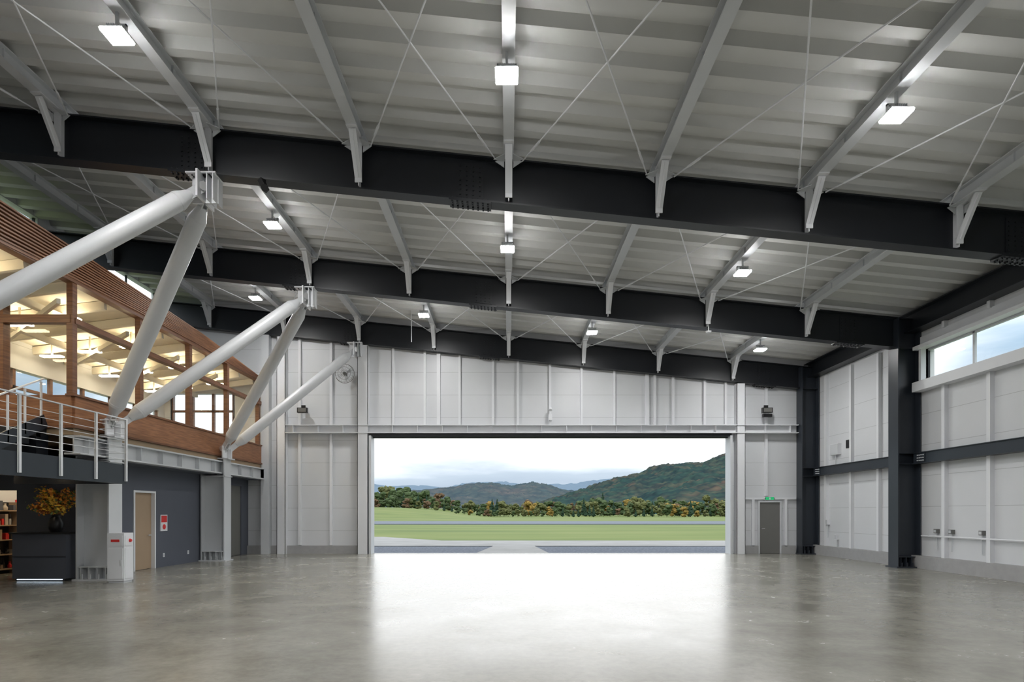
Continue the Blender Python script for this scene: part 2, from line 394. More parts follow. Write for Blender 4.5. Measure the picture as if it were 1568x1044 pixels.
def wall_box(name,x,y,z,w,h,d=0.12,mt=None):
    mb=MB(); mt=mt or M_stud
    mb.box(x-d,x,y-w/2,y+w/2,z-h/2,z+h/2,mt); mb.box(x-d-0.01,x-d,y-w/2+0.02,y+w/2-0.02,z-h/2+0.02,z+h/2-0.02,M_grey)
    mb.cyl((x-d/2,y,z-h/2),(x-d/2,y,z-h/2-0.5),0.015,0.015,M_grey,6)
    return mb.obj(name)
def YRX(px): return 12.4*F/(px-779)
wall_box('electrical_panel',12.4,YRX(1282),PZ(688,YRX(1282)),0.55,0.42)
for px in (1270,1284):
    wall_box('power_socket',12.4,YRX(px),1.3 if px==1270 else 0.75,0.14,0.2)
for px in (1437,1460,1507): wall_box('power_socket',12.4,YRX(px),1.13,0.12,0.12,0.1,M_door)
mb=MB(); mb.cyl((12.3,13.0,0.98),(12.3,17.8,0.98),0.025,0.025,M_stud,8)
for yy in (13.5,15.5,17.5): mb.box(12.28,12.4,yy-0.02,yy+0.02,0.95,1.01,M_stud)
mb.obj('conduit_pipe')
mb=MB(); mb.box(12.27,12.4,YRX(1303)-0.1,YRX(1303)+0.1,4.0,4.3,M_black); mb.obj('wall_speaker')

# ---------------------------------------------------------------- back wall trims
mb=MB()
for px0,px1 in ((550,566),(1124,1137),(428,441)):
    x0,x1=PX(px0,YB),PX(px1,YB); zt=R(x1)-0.92
    mb.box(x0,x0+0.02,24.0,24.3,0,zt,M_stud); mb.box(x1-0.02,x1,24.0,24.3,0,zt,M_stud); mb.box(x0,x1,24.0,24.02,0,zt,M_stud)
x0,x1=PX(404,YB),PX(416,YB); mb.box(x0,x1,24.0,24.3,0,R(x1)-0.92,M_grey)
mb.obj('trim_2')
mb=MB(); xa,xb=PX(441,YB),PX(1217,YB)
z0,z1=4.86,5.2
mb.box(xa,xb,23.96,24.3,z1-0.03,z1,M_stud); mb.box(xa,xb,23.96,24.3,z0,z0+0.03,M_stud); mb.box(xa,xb,24.16,24.18,z0,z1,M_stud)
x=xa+0.3
while x<xb: mb.box(x,x+0.02,23.98,24.16,z0,z1,M_stud); x+=1.0
mb.box(OX0,OX1,24.05,24.3,OZ-0.02,OZ+0.09,M_dark)
mb.obj('door_header_beam')
mb=MB()
for px in (603,651,672,704,755,793,842,890,940,990,1002,1030,1078,1110):
    x=PX(px,YB); w=0.045 if px not in(672,990) else 0.07; mb.box(x-w,x+w,24.18,24.3,5.2,R(x)-0.9,M_stud)
for px in (460,508,1172):
    x=PX(px,YB); mb.box(x-0.05,x+0.05,24.18,24.3,5.2,R(x)-0.9,M_stud); mb.box(x-0.05,x+0.05,24.18,24.3,2.35 if px==1172 else 0.35,4.86,M_stud)
mb.box(PX(1137,YB),PX(1217,YB),24.2,24.3,2.2,2.28,M_stud)
mb.box(PX(1150,YB),PX(1154,YB),24.2,24.3,0.3,2.2,M_stud);mb.box(PX(1200,YB),PX(1204,YB),24.2,24.3,0.3,2.2,M_stud)
mb.obj('trim_3')
mb=MB(); mb.box(PX(380,YB),PX(550,YB),24.2,24.3,0,0.33,M_conc); mb.box(PX(1137,YB),PX(1160,YB),24.2,24.3,0,0.33,M_conc); mb.box(PX(1195,YB),PX(1217,YB),24.2,24.3,0,0.33,M_conc); mb.obj('baseboard_back')
mb=MB()
mb.box(OX0-0.02,OX0+0.07,24.0,24.58,0,OZ,M_grey); mb.box(OX1-0.07,OX1+0.02,24.0,24.58,0,OZ,M_grey); mb.box(OX0,OX1,24.3,24.56,OZ-0.06,OZ,M_dark)
mb.obj('door_frame')
mb=MB()
for yy in (24.12,24.32): mb.box(OX0,OX1,yy,yy+0.05,0.0,0.008,M_steel)
mb.obj('floor_door_track')
mb=MB(); xa,xb=PX(1162,YB),PX(1193,YB)
mb.box(xa,xb,24.24,24.29,0.02,2.08,M_door)
mb.box(xa-0.06,xa,24.2,24.3,0,2.14,M_grey); mb.box(xb,xb+0.06,24.2,24.3,0,2.14,M_grey); mb.box(xa,xb,24.2,24.3,2.08,2.14,M_grey)
mb.cyl((xa+0.08,24.24,1.02),(xa+0.08,24.18,1.02),0.015,0.015,M_steel,8); mb.bar((xa+0.08,24.18,1.02),(xa+0.2,24.18,1.02),0.02,0.02,M_steel)
mb.obj('door_1')
mb=MB(); xc=PX(1177,YB); mb.box(xc-0.2,xc+0.2,24.2,24.3,2.17,2.31,M_stud); mb.box(xc-0.17,xc+0.17,24.19,24.2,2.185,2.295,M_green); mb.box(xc-0.02,xc+0.03,24.185,24.19,2.2,2.28,M_stud); mb.obj('exit_sign')
for px,py in ((463,628),(1175,628)):
    x=PX(px,23.9); z=PZ(py,23.9); mb=MB()
    mb.box(x-0.2,x+0.2,23.85,24.0,z-0.1,z+0.1,M_black); mb.box(x-0.16,x+0.16,23.84,23.85,z-0.08,z+0.08,M_door)
    mb.cyl((x,24.0,z),(x,24.3,z),0.03,0.03,M_black); mb.box(x-0.08,x+0.08,24.0,24.06,z+0.1,z+0.22,M_black)
    if px>1000: mb.box(x-0.15,x+0.2,23.9,24.05,z-0.26,z-0.14,M_black)
    mb.obj('wall_speaker')
mb=MB(); x=PX(842,YB); mb.box(x-0.07,x+0.07,24.0,24.3,PZ(640,YB)-0.12,PZ(640,YB)+0.12,M_stud); mb.cyl((x,24.05,PZ(626,YB)),(x,24.0,PZ(626,YB)-0.1),0.05,0.08,M_stud); mb.obj('alarm_sounder')
x=PX(405,12.0); zb=R(x)-0.91; mb=MB()
mb.cyl((x,12.0,zb),(x,12.0,zb-0.12),0.03,0.03,M_black); mb.bar((x-0.05,11.95,zb-0.02),(x+0.07,11.9,zb-0.26),0.10,0.10,M_black); mb.cyl((x+0.05,11.9,zb-0.2),(x+0.12,11.72,zb-0.3),0.05,0.065,M_black); mb.obj('security_camera')
fx,fy,fz=PX(528,23.9),23.9,PZ(572,23.9)
mb=MB()
def ring(c,r,t,mt,n=32):
    for i in range(n):
        a,b=2*math.pi*i/n,2*math.pi*(i+1)/n
        mb.cyl((c[0]+r*math.cos(a),c[1],c[2]+r*math.sin(a)),(c[0]+r*math.cos(b),c[1],c[2]+r*math.sin(b)),t,t,mt,5,False)
for r in (0.36,0.25,0.13): ring((fx,fy-0.1,fz),r,0.006,M_door)
ring((fx,fy,fz),0.38,0.010,M_door)
for i in range(20):
    a=2*math.pi*i/20; mb.cyl((fx,fy-0.12,fz),(fx+0.36*math.cos(a),fy-0.1,fz+0.36*math.sin(a)),0.003,0.003,M_door,4,False); mb.cyl((fx+0.36*math.cos(a),fy-0.1,fz+0.36*math.sin(a)),(fx+0.38*math.cos(a),fy,fz+0.38*math.sin(a)),0.003,0.003,M_door,4,False)
for i in range(4):
    a=math.pi/2*i+0.4
    mb.prism([(fx+0.05*math.cos(a),fy-0.04,fz+0.05*math.sin(a)),(fx+0.31*math.cos(a-0.28),fy-0.06,fz+0.31*math.sin(a-0.28)),(fx+0.31*math.cos(a+0.4),fy-0.02,fz+0.31*math.sin(a+0.4))],(0,0.008,0),M_grey)
mb.cyl((fx,fy-0.08,fz),(fx,fy+0.1,fz),0.06,0.08,M_door); mb.cyl((fx,fy+0.1,fz),(fx,YB,fz-0.1),0.035,0.035,M_door)
mb.obj('wall_fan')

# ---------------------------------------------------------------- struts
def strut(p,q,r=0.18):
    p=Vector(p);q=Vector(q);d=(q-p).normalized(); L=(q-p).length
    mb=MB(); n=28
    mb.cyl(p+d*0.55,q-d*0.55,r,r,M_strut,n); mb.cyl(p+d*0.28,p+d*0.55,r*0.5,r,M_strut,n); mb.cyl(q-d*0.55,q-d*0.28,r,r*0.5,M_strut,n)
    mb.cyl(p+d*0.59,p+d*0.62,r+0.005,r+0.005,M_strut,n); mb.cyl(q-d*0.62,q-d*0.59,r+0.005,r+0.005,M_strut,n)
    s=d.cross(Vector((0,0,1))).normalized()
    for e,dd in ((p,d),(q,-d)):
        for sg in (-1,1): mb.bar(e-dd*0.1+s*0.055*sg,e+dd*0.36+s*0.055*sg,0.025,0.18,M_strut)
        mb.cyl(e-s*0.1,e+s*0.1,0.06,0.06,M_steel,14)
        mb.cyl(e-s*0.12,e-s*0.1,0.09,0.09,M_steel,14); mb.cyl(e+s*0.1,e+s*0.12,0.09,0.09,M_steel,14)
    mb.obj('diagonal_tube_strut',smooth=True)
colY=[2.8,8.85,14.8,20.7]; NX=-6.15; CXs=-9.76; CZ=3.86
for D,ys in ((12.1,(8.85,14.8)),(18.15,(14.8,20.7)),(24.0,(20.7,)),(6.1,(2.8,8.85)),(0.1,(2.8,))):
    zb=R(NX)-0.91
    for yc in ys:
        sg=1 if yc>D else -1
        strut((NX,D+sg*0.12,zb-0.30),(CXs,yc-sg*0.2,CZ))
    mb=MB()
    mb.box(NX-0.3,NX+0.3,D-0.2,D+0.2,zb-0.03,zb,M_stud,0)
    mb.box(NX-0.02,NX+0.02,D-0.34,D+0.34,zb-0.55,zb-0.02,M_stud); mb.box(NX-0.25,NX+0.28,D-0.02,D+0.02,zb-0.55,zb-0.02,M_stud)
    for sx in (0.12,0.24): mb.box(NX+sx,NX+sx+0.02,D-0.2,D+0.2,zb-0.55,zb-0.02,M_stud)
    mb.obj('strut_node_bracket')
for yc in colY:
    mb=hcol('c',-10.55,-9.74,yc,0.5,3.5,M_grey)
    mb.box(-10.55,-9.6,yc-0.25,yc+0.25,3.5,3.54,M_grey)
    for sg in (-1,1): mb.box(CXs-0.02,CXs+0.02,yc+sg*0.2-0.14,yc+sg*0.2+0.14,3.54,3.95,M_stud)
    mb.box(CXs-0.16,CXs+0.16,yc-0.02,yc+0.02,3.54,3.85,M_stud)
    mb.box(-10.55,-9.7,yc-0.27,yc+0.27,2.9,2.93,M_grey)
    mb.obj('steel_column')

# ---------------------------------------------------------------- wing: timber volume
FX=-10.0; FY=13.7
fy=[13.7,16.2,18.7,21.2,23.85]
wing=empty('timber_office_pod')
mb=MB()
mb.box(XL,FX+0.02,FY,YB,3.45,3.6,M_carp)
mb.box(FX-0.08,FX+0.06,FY,YB,3.6,4.35,M_wood); mb.box(XL,FX,FY-0.06,FY+0.06,3.6,4.35,M_wood)
for z in (3.6,4.33): mb.box(FX-0.12,FX+0.1,FY-0.08,YB,z,z+0.05,M_woodd)
mb.obj('spandrel_and_floor',wing)
mb=MB()
for i,y in enumerate(fy): mb.box(FX-0.09,FX+0.05,y-0.075,y+0.075,4.35,7.0,M_woodd)
for x in (-11.6,-13.9): mb.box(x-0.07,x+0.07,FY-0.08,FY+0.12,4.35,6.9,M_woodd)
mb.box(FX-0.12,FX+0.07,FY,YB,6.0,6.13,M_woodd); mb.box(XL,FX,FY-0.09,FY+0.09,6.0,6.18,M_woodd)
mb.box(FX-0.14,FX+0.07,7,YB,6.92,7.06,M_woodd)
mb.obj('timber_frame',wing)
mb=MB()
mb.add([(FX-0.05,FY,4.38),(FX-0.05,YB,4.38),(FX-0.05,YB,6.92),(FX-0.05,FY,6.92)],[(0,1,2,3)],M_glass)
mb.add([(XL,FY,4.38),(FX,FY,4.38),(FX,FY,6.9),(XL,FY,6.9)],[(0,1,2,3)],M_glass)
mb.obj('glazing',wing)
mb=MB()
def zc(x): return 7.05+(x-FX)*0.12
mb.add([(FX+0.05,7,7.05),(FX+0.05,YB,7.05),(XL,YB,zc(XL)),(XL,7,zc(XL))],[(0,1,2,3)],M_cream)
y=7.6
while y<YB:
    mb.bar((FX-0.2,y,6.9),(XL,y,zc(XL)-0.15),0.1,0.22,M_cream); y+=1.25
for x in (-11.3,-12.7): mb.bar((x,7,zc(x)-0.3),(x,YB,zc(x)-0.3),0.12,0.16,M_cream)
for yy in (15,17.5,20,22.5): mb.bar((-10.4,yy-1.2,6.55),(-13.8,yy+1.2,6.2),0.08,0.12,M_cream)
mb.obj('pod_ceiling',wing)
mb=MB()
for yy in (9.5,12,14.9,17.4,19.9,22.4):
    for x in (-11,-12.2,-13.3):
        z=zc(x)-0.46; mb.box(x-0.3,x+0.3,yy-0.08,yy+0.08,z,z+0.04,M_warm)
        mb.box(x-0.02,x+0.02,yy-0.02,yy+0.02,z+0.04,zc(x),M_cream)
mb.obj('pendant_lights',wing)
pts=[(7.0,7.87,6.95),(9.5,7.79,6.95),(11.75,7.70,6.95),(13.7,7.64,7.02),(15.8,7.56,7.06),(19.1,7.42,7.06),(21.8,7.20,6.98),(23.2,7.08,6.96),(24.25,6.98,6.94)]
mb=MB(); n=11
for i in range(len(pts)-1):
    ya,ta,ba=pts[i]; yb,tb,bb=pts[i+1]
    mb.add([(FX-0.06,ya,ba),(FX-0.06,yb,bb),(FX-0.06,yb,tb),(FX-0.06,ya,ta)],[(0,1,2,3)],M_woodd)
    for j in range(n):
        t=j/(n-1)
        za=ba+(ta-ba)*t; zb_=bb+(tb-bb)*t
        mb.bar((FX+0.02+0.06*t,ya,za),(FX+0.02+0.06*t,yb,zb_),0.13,0.035,M_wood)
    mb.add([(FX-0.06,ya,ta),(FX-0.06,yb,tb),(XL,yb,tb+0.2),(XL,ya,ta+0.2)],[(0,1,2,3)],M_dark)
mb.obj('louvred_fascia',wing)
mb=MB()
for j in range(8):
    y=14.2+9.7*j/7; mb.box(XL-0.15,XL-0.05,y-0.05,y+0.05,4.4,5.75,M_woodd)
mb.box(XL-0.15,XL-0.05,14.2,23.9,5.2,5.28,M_woodd); mb.add([(XL-0.12,14.2,4.4),(XL-0.12,23.9,4.4),(XL-0.12,23.9,5.75),(XL-0.12,14.2,5.75)],[(0,1,2,3)],M_glass)
mb.obj('window_4')
mb=MB()
for x in (-13.7,-12.87,-12.03,-11.2): mb.box(x-0.05,x+0.05,YB,YB+0.12,4.9,6.5,M_woodd)
mb.box(-13.7,-11.2,YB,YB+0.12,5.75,5.83,M_woodd); mb.add([(-13.7,YB+0.05,4.9),(-11.2,YB+0.05,4.9),(-11.2,YB+0.05,6.5),(-13.7,YB+0.05,6.5)],[(0,1,2,3)],M_glass)
mb.obj('window_5')
for i,(a,b,z0,z1) in enumerate(lw[:3]):
    mb=MB()
    for j in range(4):
        y=a+(b-a)*j/3; mb.box(XL-0.15,XL-0.09,y-0.03,y+0.03,z0,z1,M_dark)
    mb.add([(XL-0.12,a,z0),(XL-0.12,b,z0),(XL-0.12,b,z1),(XL-0.12,a,z1)],[(0,1,2,3)],M_glass); mb.box(XL-0.15,XL,a,b,z0,z0+0.05,M_dark)
    mb.obj('window_%d'%(6+i))
mb=MB()
mb.box(-10.2,-9.82,FY,YB,3.40,3.44,M_grey); mb.box(-10.2,-9.82,FY,YB,3.0,3.04,M_grey); mb.box(-10.0,-9.97,FY,YB,3.04,3.40,M_grey)
y=FY+0.3
while y<YB: mb.box(-10.0,-9.84,y,y+0.015,3.04,3.40,M_grey); y+=1.0
mb.obj('pod_edge_beam')
mb=MB(); mb.box(XL,-10.1,15.6,YB,2.98,3.0,M_slate); mb.obj('trim_4')
D0,D1=16.85,17.9
wall('wall_left_wing','x',-10.85,-10.6,15.6,YB,0,lambda y:3.0,[(D0,D1,0,2.3)],M_slate)
wall('wall_reception','y',15.6,15.8,XL,-10.6,0,lambda x:3.0,[(-13.9,-12.85,0,2.25)],M_slate)
mb=MB()
mb.box(-10.72,-10.68,D0+0.05,D1-0.05,0.01,2.25,M_tan)
mb.box(-10.74,-10.57,D0,D0+0.06,0,2.3,M_stud); mb.box(-10.74,-10.57,D1-0.06,D1,0,2.3,M_stud); mb.box(-10.74,-10.57,D0+0.06,D1-0.06,2.24,2.3,M_stud)
mb.cyl((-10.68,D1-0.16,1.0),(-10.62,D1-0.16,1.0),0.02,0.02,M_steel,8); mb.bar((-10.62,D1-0.16,1.0),(-10.62,D1-0.3,1.0),0.02,0.02,M_steel)
mb.obj('door_2')
mb=MB(); ya,yb=21.5,23.5
mb.box(-10.6,-10.56,ya,yb,0.02,2.7,M_door)
mb.box(-10.6,-10.52,ya-0.08,ya,0,2.78,M_slate); mb.box(-10.6,-10.52,yb,yb+0.08,0,2.78,M_slate); mb.box(-10.6,-10.52,ya,yb,2.7,2.78,M_slate); mb.box(-10.56,-10.55,22.49,22.51,0.02,2.7,M_black)
for yy in (22.4,22.6): mb.cyl((-10.52,yy,0.95),(-10.52,yy,1.25),0.012,0.012,M_steel,8); 
mb.obj('door_3')
mb=MB(); mb.box(-10.6,-10.57,18.15,18.5,1.1,1.6,M_stud); mb.box(-10.57,-10.565,18.18,18.47,1.37,1.57,M_red); mb.cyl((-10.57,18.32,1.23),(-10.56,18.32,1.23),0.08,0.08,M_red,20); mb.obj('fire_extinguisher_sign')
for yy in (18.3,19.7):
    mb=MB(); mb.box(-10.6,-10.585,yy,yy+0.08,0.3,0.42,M_stud); mb.box(-10.585,-10.58,yy+0.02,yy+0.06,0.33,0.39,M_grey); mb.obj('power_socket')
mb=MB(); mb.box(XL,-11.2,17.6,17.65,0,2.98,M_whitew); mb.box(-12.2,-12.15,15.8,17.6,0,2.98,M_whitew); mb.obj('wall_corridor')
mb=MB(); mb.box(-13.5,-12.7,16.4,16.55,2.85,2.93,M_glow); mb.box(-13.5,-12.7,16.45,16.5,2.93,2.98,M_stud); mb.obj('ceiling_light')
mb=MB()
for z in (0.1,0.5,0.9,1.3,1.7): mb.box(-14,-13.72,15.85,17.55,z,z+0.03,M_tan)
for y in (15.85,16.7,17.52): mb.box(-14,-13.72,y,y+0.03,0,1.95,M_tan)
mb.box(-14,-13.98,15.85,17.55,0,1.95,M_black)
cols=[M_red,M_slate,M_whitew,M_tan,M_black,M_steel]
for z in (0.13,0.53,0.93,1.33,1.73):
    y=15.92
    while y<17.4:
        w=random.uniform(0.05,0.14); h=random.uniform(0.1,0.3)
        if random.random()<0.5: mb.box(-13.93,-13.78,y,y+w,z,z+h,random.choice(cols))
        else: mb.lathe((-13.86,y+w/2,z),[(0.0,0),(w*0.45,0.01),(w*0.5,h*0.4),(w*0.22,h*0.75),(w*0.25,h)],random.choice(cols),10)
        y+=w+random.uniform(0.03,0.12)
mb.obj('display_shelf')
mb=MB(); mb.box(-12.05,-10.75,14.5,15.2,0.06,1.14,M_slate); mb.box(-12.1,-10.7,14.45,15.25,1.14,1.18,M_black); mb.box(-12.0,-10.8,14.53,15.15,0,0.06,M_black)
mb.box(-11.95,-10.85,14.51,14.53,0.03,0.05,emit_mat('led_strip',(0.7,0.85,1),2)); mb.box(-12.05,-10.75,14.49,14.5,0.58,0.60,M_black); mb.obj('reception_counter')
mb=MB(); X0,X1=-9.48,-9.08
mb.box(X0,X1,14.1,14.45,0.05,1.18,M_stud); mb.box(X0+0.02,X1-0.02,14.12,14.43,0,0.05,M_grey); mb.box(X0+0.03,X1-0.03,14.085,14.1,0.1,0.82,M_stud); mb.box(X0+0.04,X1-0.04,14.085,14.1,0.88,1.12,M_stud)
mb.box(X1,X1+0.012,14.13,14.42,0.1,0.82,M_stud); mb.box(X1,X1+0.012,14.13,14.42,0.88,1.12,M_stud)
mb.cyl((X1+0.012,14.3,1.0),(X1+0.05,14.3,1.0),0.045,0.03,M_red,16); mb.box(X0+0.1,X0+0.3,14.08,14.086,0.97,1.03,M_red); mb.bar((X1-0.06,14.06,0.4),(X1-0.06,14.06,0.55),0.02,0.02,M_steel)
mb.obj('fire_hydrant_cabinet')
for dx,dy in ((-11.2,13.9),(-12.6,13.9),(-10.9,10.5),(-12.6,10.5)):  # added fill lamps under the balcony, put in to brighten the flowers
    mb=MB(); mb.cyl((dx,dy,2.62),(dx,dy,2.72),0.09,0.09,M_stud,16,True)
    n=16; mb.add([(dx+0.075*math.cos(2*math.pi*i/n),dy+0.075*math.sin(2*math.pi*i/n),2.615) for i in range(n)][::-1],[tuple(range(n))],M_glow); mb.obj('added_fill_light')
vx,vy=-11.22,14.8
ar=empty('flower_arrangement',(0,0,0))
mb=MB(); mb.lathe((vx,vy,1.18),[(0.0,0),(0.10,0),(0.15,0.08),(0.17,0.2),(0.13,0.34),(0.08,0.4),(0.10,0.44),(0.07,0.43),(0.06,0.3)],M_black,24); mb.obj('vase',ar,True)
ML=[mat('leaf_orange',(0.70,0.27,0.03),0.6),mat('leaf_yellow',(0.80,0.52,0.06),0.6),mat('leaf_rust',(0.30,0.09,0.03),0.6),mat('leaf_green',(0.15,0.20,0.05),0.6)]
mb=MB()
for i in range(56):
    a=random.uniform(0,2*math.pi); sp=random.uniform(0.15,0.66); h=random.uniform(0.08,0.68)
    p=Vector((vx,vy,1.55)); q=p+Vector((sp*math.cos(a),sp*math.sin(a)*0.5,h)); mid=(p+q)/2+Vector((0,0,0.1))
    mb.cyl(p,mid,0.008,0.006,ML[2],5,False); mb.cyl(mid,q,0.006,0.003,ML[2],5,False)
    mt=random.choice(ML+ML[:2])
    for j in range(26):
        t=random.uniform(0.35,1.05); c=(p.lerp(mid,t*2) if t<0.5 else mid.lerp(q,t*2-1))+Vector([random.gauss(0,0.05) for _ in range(3)])
        u=Vector([random.gauss(0,1) for _ in range(3)]).normalized(); w=u.orthogonal().normalized(); s=random.uniform(0.03,0.06)
        mb.add([c-u*s,c+w*s*0.5,c+u*s,c-w*s*0.5],[(0,1,2,3)],mt if random.random()<0.8 else random.choice(ML))
mb.obj('autumn_branches',ar)

bal=empty('balcony')
mb=MB(); BX=-9.3
mb.box(XL,BX,3.0,14.5,2.72,2.8,M_dark); mb.box(BX-0.02,BX+0.02,3.0,14.5,2.36,2.82,M_column); mb.box(-12.0,BX,14.48,14.52,2.36,2.82,M_column)
mb.box(BX-0.14,BX,3.0,14.5,2.36,2.38,M_column)
for y in (5.85,8.85,11.8): mb.box(XL,BX,y-0.06,y+0.06,2.42,2.72,M_column)
mb.obj('slab_and_edge',bal)
mb=MB()
ys=[14.45-1.05*i for i in range(11)]
for y in ys:
    mb.box(BX+0.02,BX+0.035,y-0.025,y+0.025,2.42,3.9,M_stud); mb.box(BX+0.05,BX+0.065,y-0.025,y+0.025,2.42,3.9,M_stud)
for z in (2.95,3.1,3.25,3.4,3.55,3.7): mb.cyl((BX+0.042,ys[-1],z),(BX+0.042,14.48,z),0.007,0.007,M_stud,6)
mb.bar((BX+0.042,ys[-1],3.91),(BX+0.042,14.48,3.91),0.045,0.025,M_stud)
for z in (2.95,3.1,3.25,3.4,3.55,3.7): mb.cyl((BX+0.042,14.48,z),(-9.9,14.48,z),0.007,0.007,M_stud,6)
mb.bar((BX+0.042,14.48,3.91),(-9.9,14.48,3.91),0.045,0.025,M_stud)
mb.obj('railing',bal)
mb=MB()
for i in range(4): mb.box(-13.2,-10.6,12.2+0.32*i,12.56+0.32*i,2.8+0.19*i,2.96+0.19*i,M_dark)
mb.box(-13.2,-10.6,13.4,13.75,2.8,3.6,M_dark)
mb.bar((-10.55,12.0,2.95),(-10.55,13.6,3.75),0.04,0.3,M_column)
for i in range(4): mb.box(-10.56,-10.53,12.1+0.45*i,12.14+0.45*i,2.9+0.24*i,3.9+0.24*i,M_stud)
mb.bar((-10.545,12.0,3.92),(-10.545,13.55,4.7),0.04,0.03,M_stud)
mb.obj('entry_steps',bal)

# ---------------------------------------------------------------- outside
def smooth(a,b,t):
    t=max(0,min(1,(t-a)/(b-a))); return t*t*(3-2*t)
def gh(x,y): 
    return -0.16+ 4.2*smooth(138,215,y)*smooth(-4,-42,x)*(0.8+0.2*noise.noise(Vector((x*0.03,y*0.03,0)))) + 1.0*smooth(200,330,y)
xs=[-900,-500,-300,-200]+[-150+5*i for i in range(61)]+[200,300,500,900]
ysg=[-300,-100,0,20,24.7,30,40,60,80,100,125]+[130+5*i for i in range(40)]+[340,420,600,900,1400]
mb=MB(); vs=[(x,y,gh(x,y)) for y in ysg for x in xs]; nx=len(xs)
mb.add(vs,[(j*nx+i,j*nx+i+1,(j+1)*nx+i+1,(j+1)*nx+i) for j in range(len(ysg)-1) for i in range(nx-1)],M_grass)
mb.obj('grass_field',smooth=True)
mb=MB(); mb.box(-40,45,24.62,31,-0.2,-0.09,M_gravel); mb.obj('gravel_bed')
mb=MB(); mb.prism([(-1.45,24.55,-0.2),(1.75,24.55,-0.2),(1.3,31,-0.2),(-0.75,31,-0.2)],(0,0,0.16),M_road); mb.obj('concrete_path')
mb=MB(); mb.box(-80,90,31,37,-0.2,-0.06,M_road); mb.prism([(-60,37,-0.2),(-4,37,-0.2),(-9,43,-0.2),(-60,45,-0.2)],(0,0,0.13),M_road); mb.obj('service_road')
mb=MB(); mb.box(-400,400,92,122,-0.2,-0.05,M_asph); mb.obj('runway')
import bmesh
bm=bmesh.new(); bmesh.ops.create_icosphere(bm,subdivisions=2,radius=1); IV=[v.co.copy() for v in bm.verts]; IF=[tuple(v.index for v in f.verts) for f in bm.faces]; bm.free()
mb=MB()
def blob(c,r,mt):
    s=Vector((random.random()*50,random.random()*50,random.random()*50)); 
    vs=[]
    for v in IV:
        k=1+0.55*noise.noise(v*1.7+s)+0.3*noise.noise(v*4+s)
        vs.append((c[0]+v.x*r[0]*k,c[1]+v.y*r[1]*k,c[2]+v.z*r[2]*k))
    mb.add(vs,IF,mt)
M_trunk=mat('bark',(0.05,0.04,0.03),0.9)
def tree(x,y,h,kind):
    z=gh(x,y); mt=M_trees[kind]
    mb.cyl((x,y,z-0.3),(x,y,z+h*0.5),h*0.022,h*0.012,M_trunk,6)
    if kind==0:
        n=6
        for i in range(n):
            t=i/(n-1); r=h*0.20*(1-t*0.85); blob((x,y,z+h*(0.16+0.74*t)),(r,r,h*0.13),mt)
    else:
        for i in range(12):
            a=random.uniform(0,6.28); rr=h*0.28*random.random()**0.5; zz=random.uniform(0.14,0.84); r=h*random.uniform(0.12,0.20)
            blob((x+rr*math.cos(a),y+rr*math.sin(a),z+h*zz),(r,r,r*0.8),mt)
def topy(px):
    P=[(400,745),(560,747),(600,748),(640,746),(665,752),(685,762),(720,768),(760,764),(800,768),(840,766),(880,768),(920,760),(950,764),(990,762),(1030,758),(1060,766),(1090,760),(1120,758),(1300,752)]
    for (a,b),(c,d) in zip(P,P[1:]):
        if a<=px<=c: return b+(d-b)*(px-a)/(c-a)
    return 760
for row,(d0,jit,sc) in enumerate(((300,15,1.05),(262,12,0.95),(240,10,0.72))):
    px=420
    while px<1250:
        d=d0+random.uniform(-jit,jit); x=PX(px,d)
        top=PZ(topy(px),d); h=(top-gh(x,d))*sc*random.uniform(0.66,1.14); h=max(h,3)
        if row==2: h*=0.8
        if px<668: kind=random.choice([0,0,1,1,2,0,1])
        else:
            g=noise.noise(Vector((px*0.02,row*3.1,0)))
            kind=random.choice([3,3,2,4,2]) if g>0.28 else (random.choice([0,0,1,1]) if g<-0.25 else random.choice([1,1,2,1,4,2,2,0,1,2,3]))
        if row==2 and px<668: kind=random.choice([4,2,1,1])
        tree(x,d,h,kind); px+=random.uniform(6,14)
mb.obj('tree_line',smooth=False)
def hill(name,P,d0,d1,mt,amp,nx=220,ny=26):
    mb=MB(); vs=[]
    pa,pb=P[0][0],P[-1][0]
    def prof(px):
        for (a,b),(c,d) in zip(P,P[1:]):
            if a<=px<=c:
                t=(px-a)/(c-a); t=t*t*(3-2*t)*0.5+t*0.5; return b+(d-b)*t
        return P[-1][1]
    for j in range(ny+1):
        t=j/ny
        for i in range(nx+1):
            px=pa+(pb-pa)*i/nx; dr=d1; X=PX(px,dr)
            H=PZ(prof(px),dr)
            if t<=0.75:
                s=t/0.75; y=d0+(d1-d0)*s; z=-2+(H+2)*(1-(1-s)**1.6)
            else:
                s=(t-0.75)/0.25; y=d1+(d1-d0)*0.7*s; z=H*(1-0.6*s*s)
            w=min(1,s*3) if t<=0.75 else 1
            z+=w*amp*(0.9*noise.noise(Vector((X*0.012,y*0.012,1)))*1.2+0.45*noise.noise(Vector((X*0.07,y*0.07,3)))+0.25*noise.noise(Vector((X*0.3,y*0.3,5))))*(1 if t<0.7 else 0.6)
            vs.append((X,y,z))
    n=nx+1
    mb.add(vs,[(j*n+i,j*n+i+1,(j+1)*n+i+1,(j+1)*n+i) for j in range(ny) for i in range(nx)],mt)
    mb.obj(name,smooth=True)
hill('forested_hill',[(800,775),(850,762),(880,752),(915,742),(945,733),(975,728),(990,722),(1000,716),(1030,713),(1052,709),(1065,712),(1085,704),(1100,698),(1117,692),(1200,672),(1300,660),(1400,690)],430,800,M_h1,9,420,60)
hill('forested_hill',[(900,782),(960,768),(990,757),(1030,752),(1060,742),(1100,738),(1120,733),(1200,728),(1320,735)],340,520,M_h1,6,260,40)
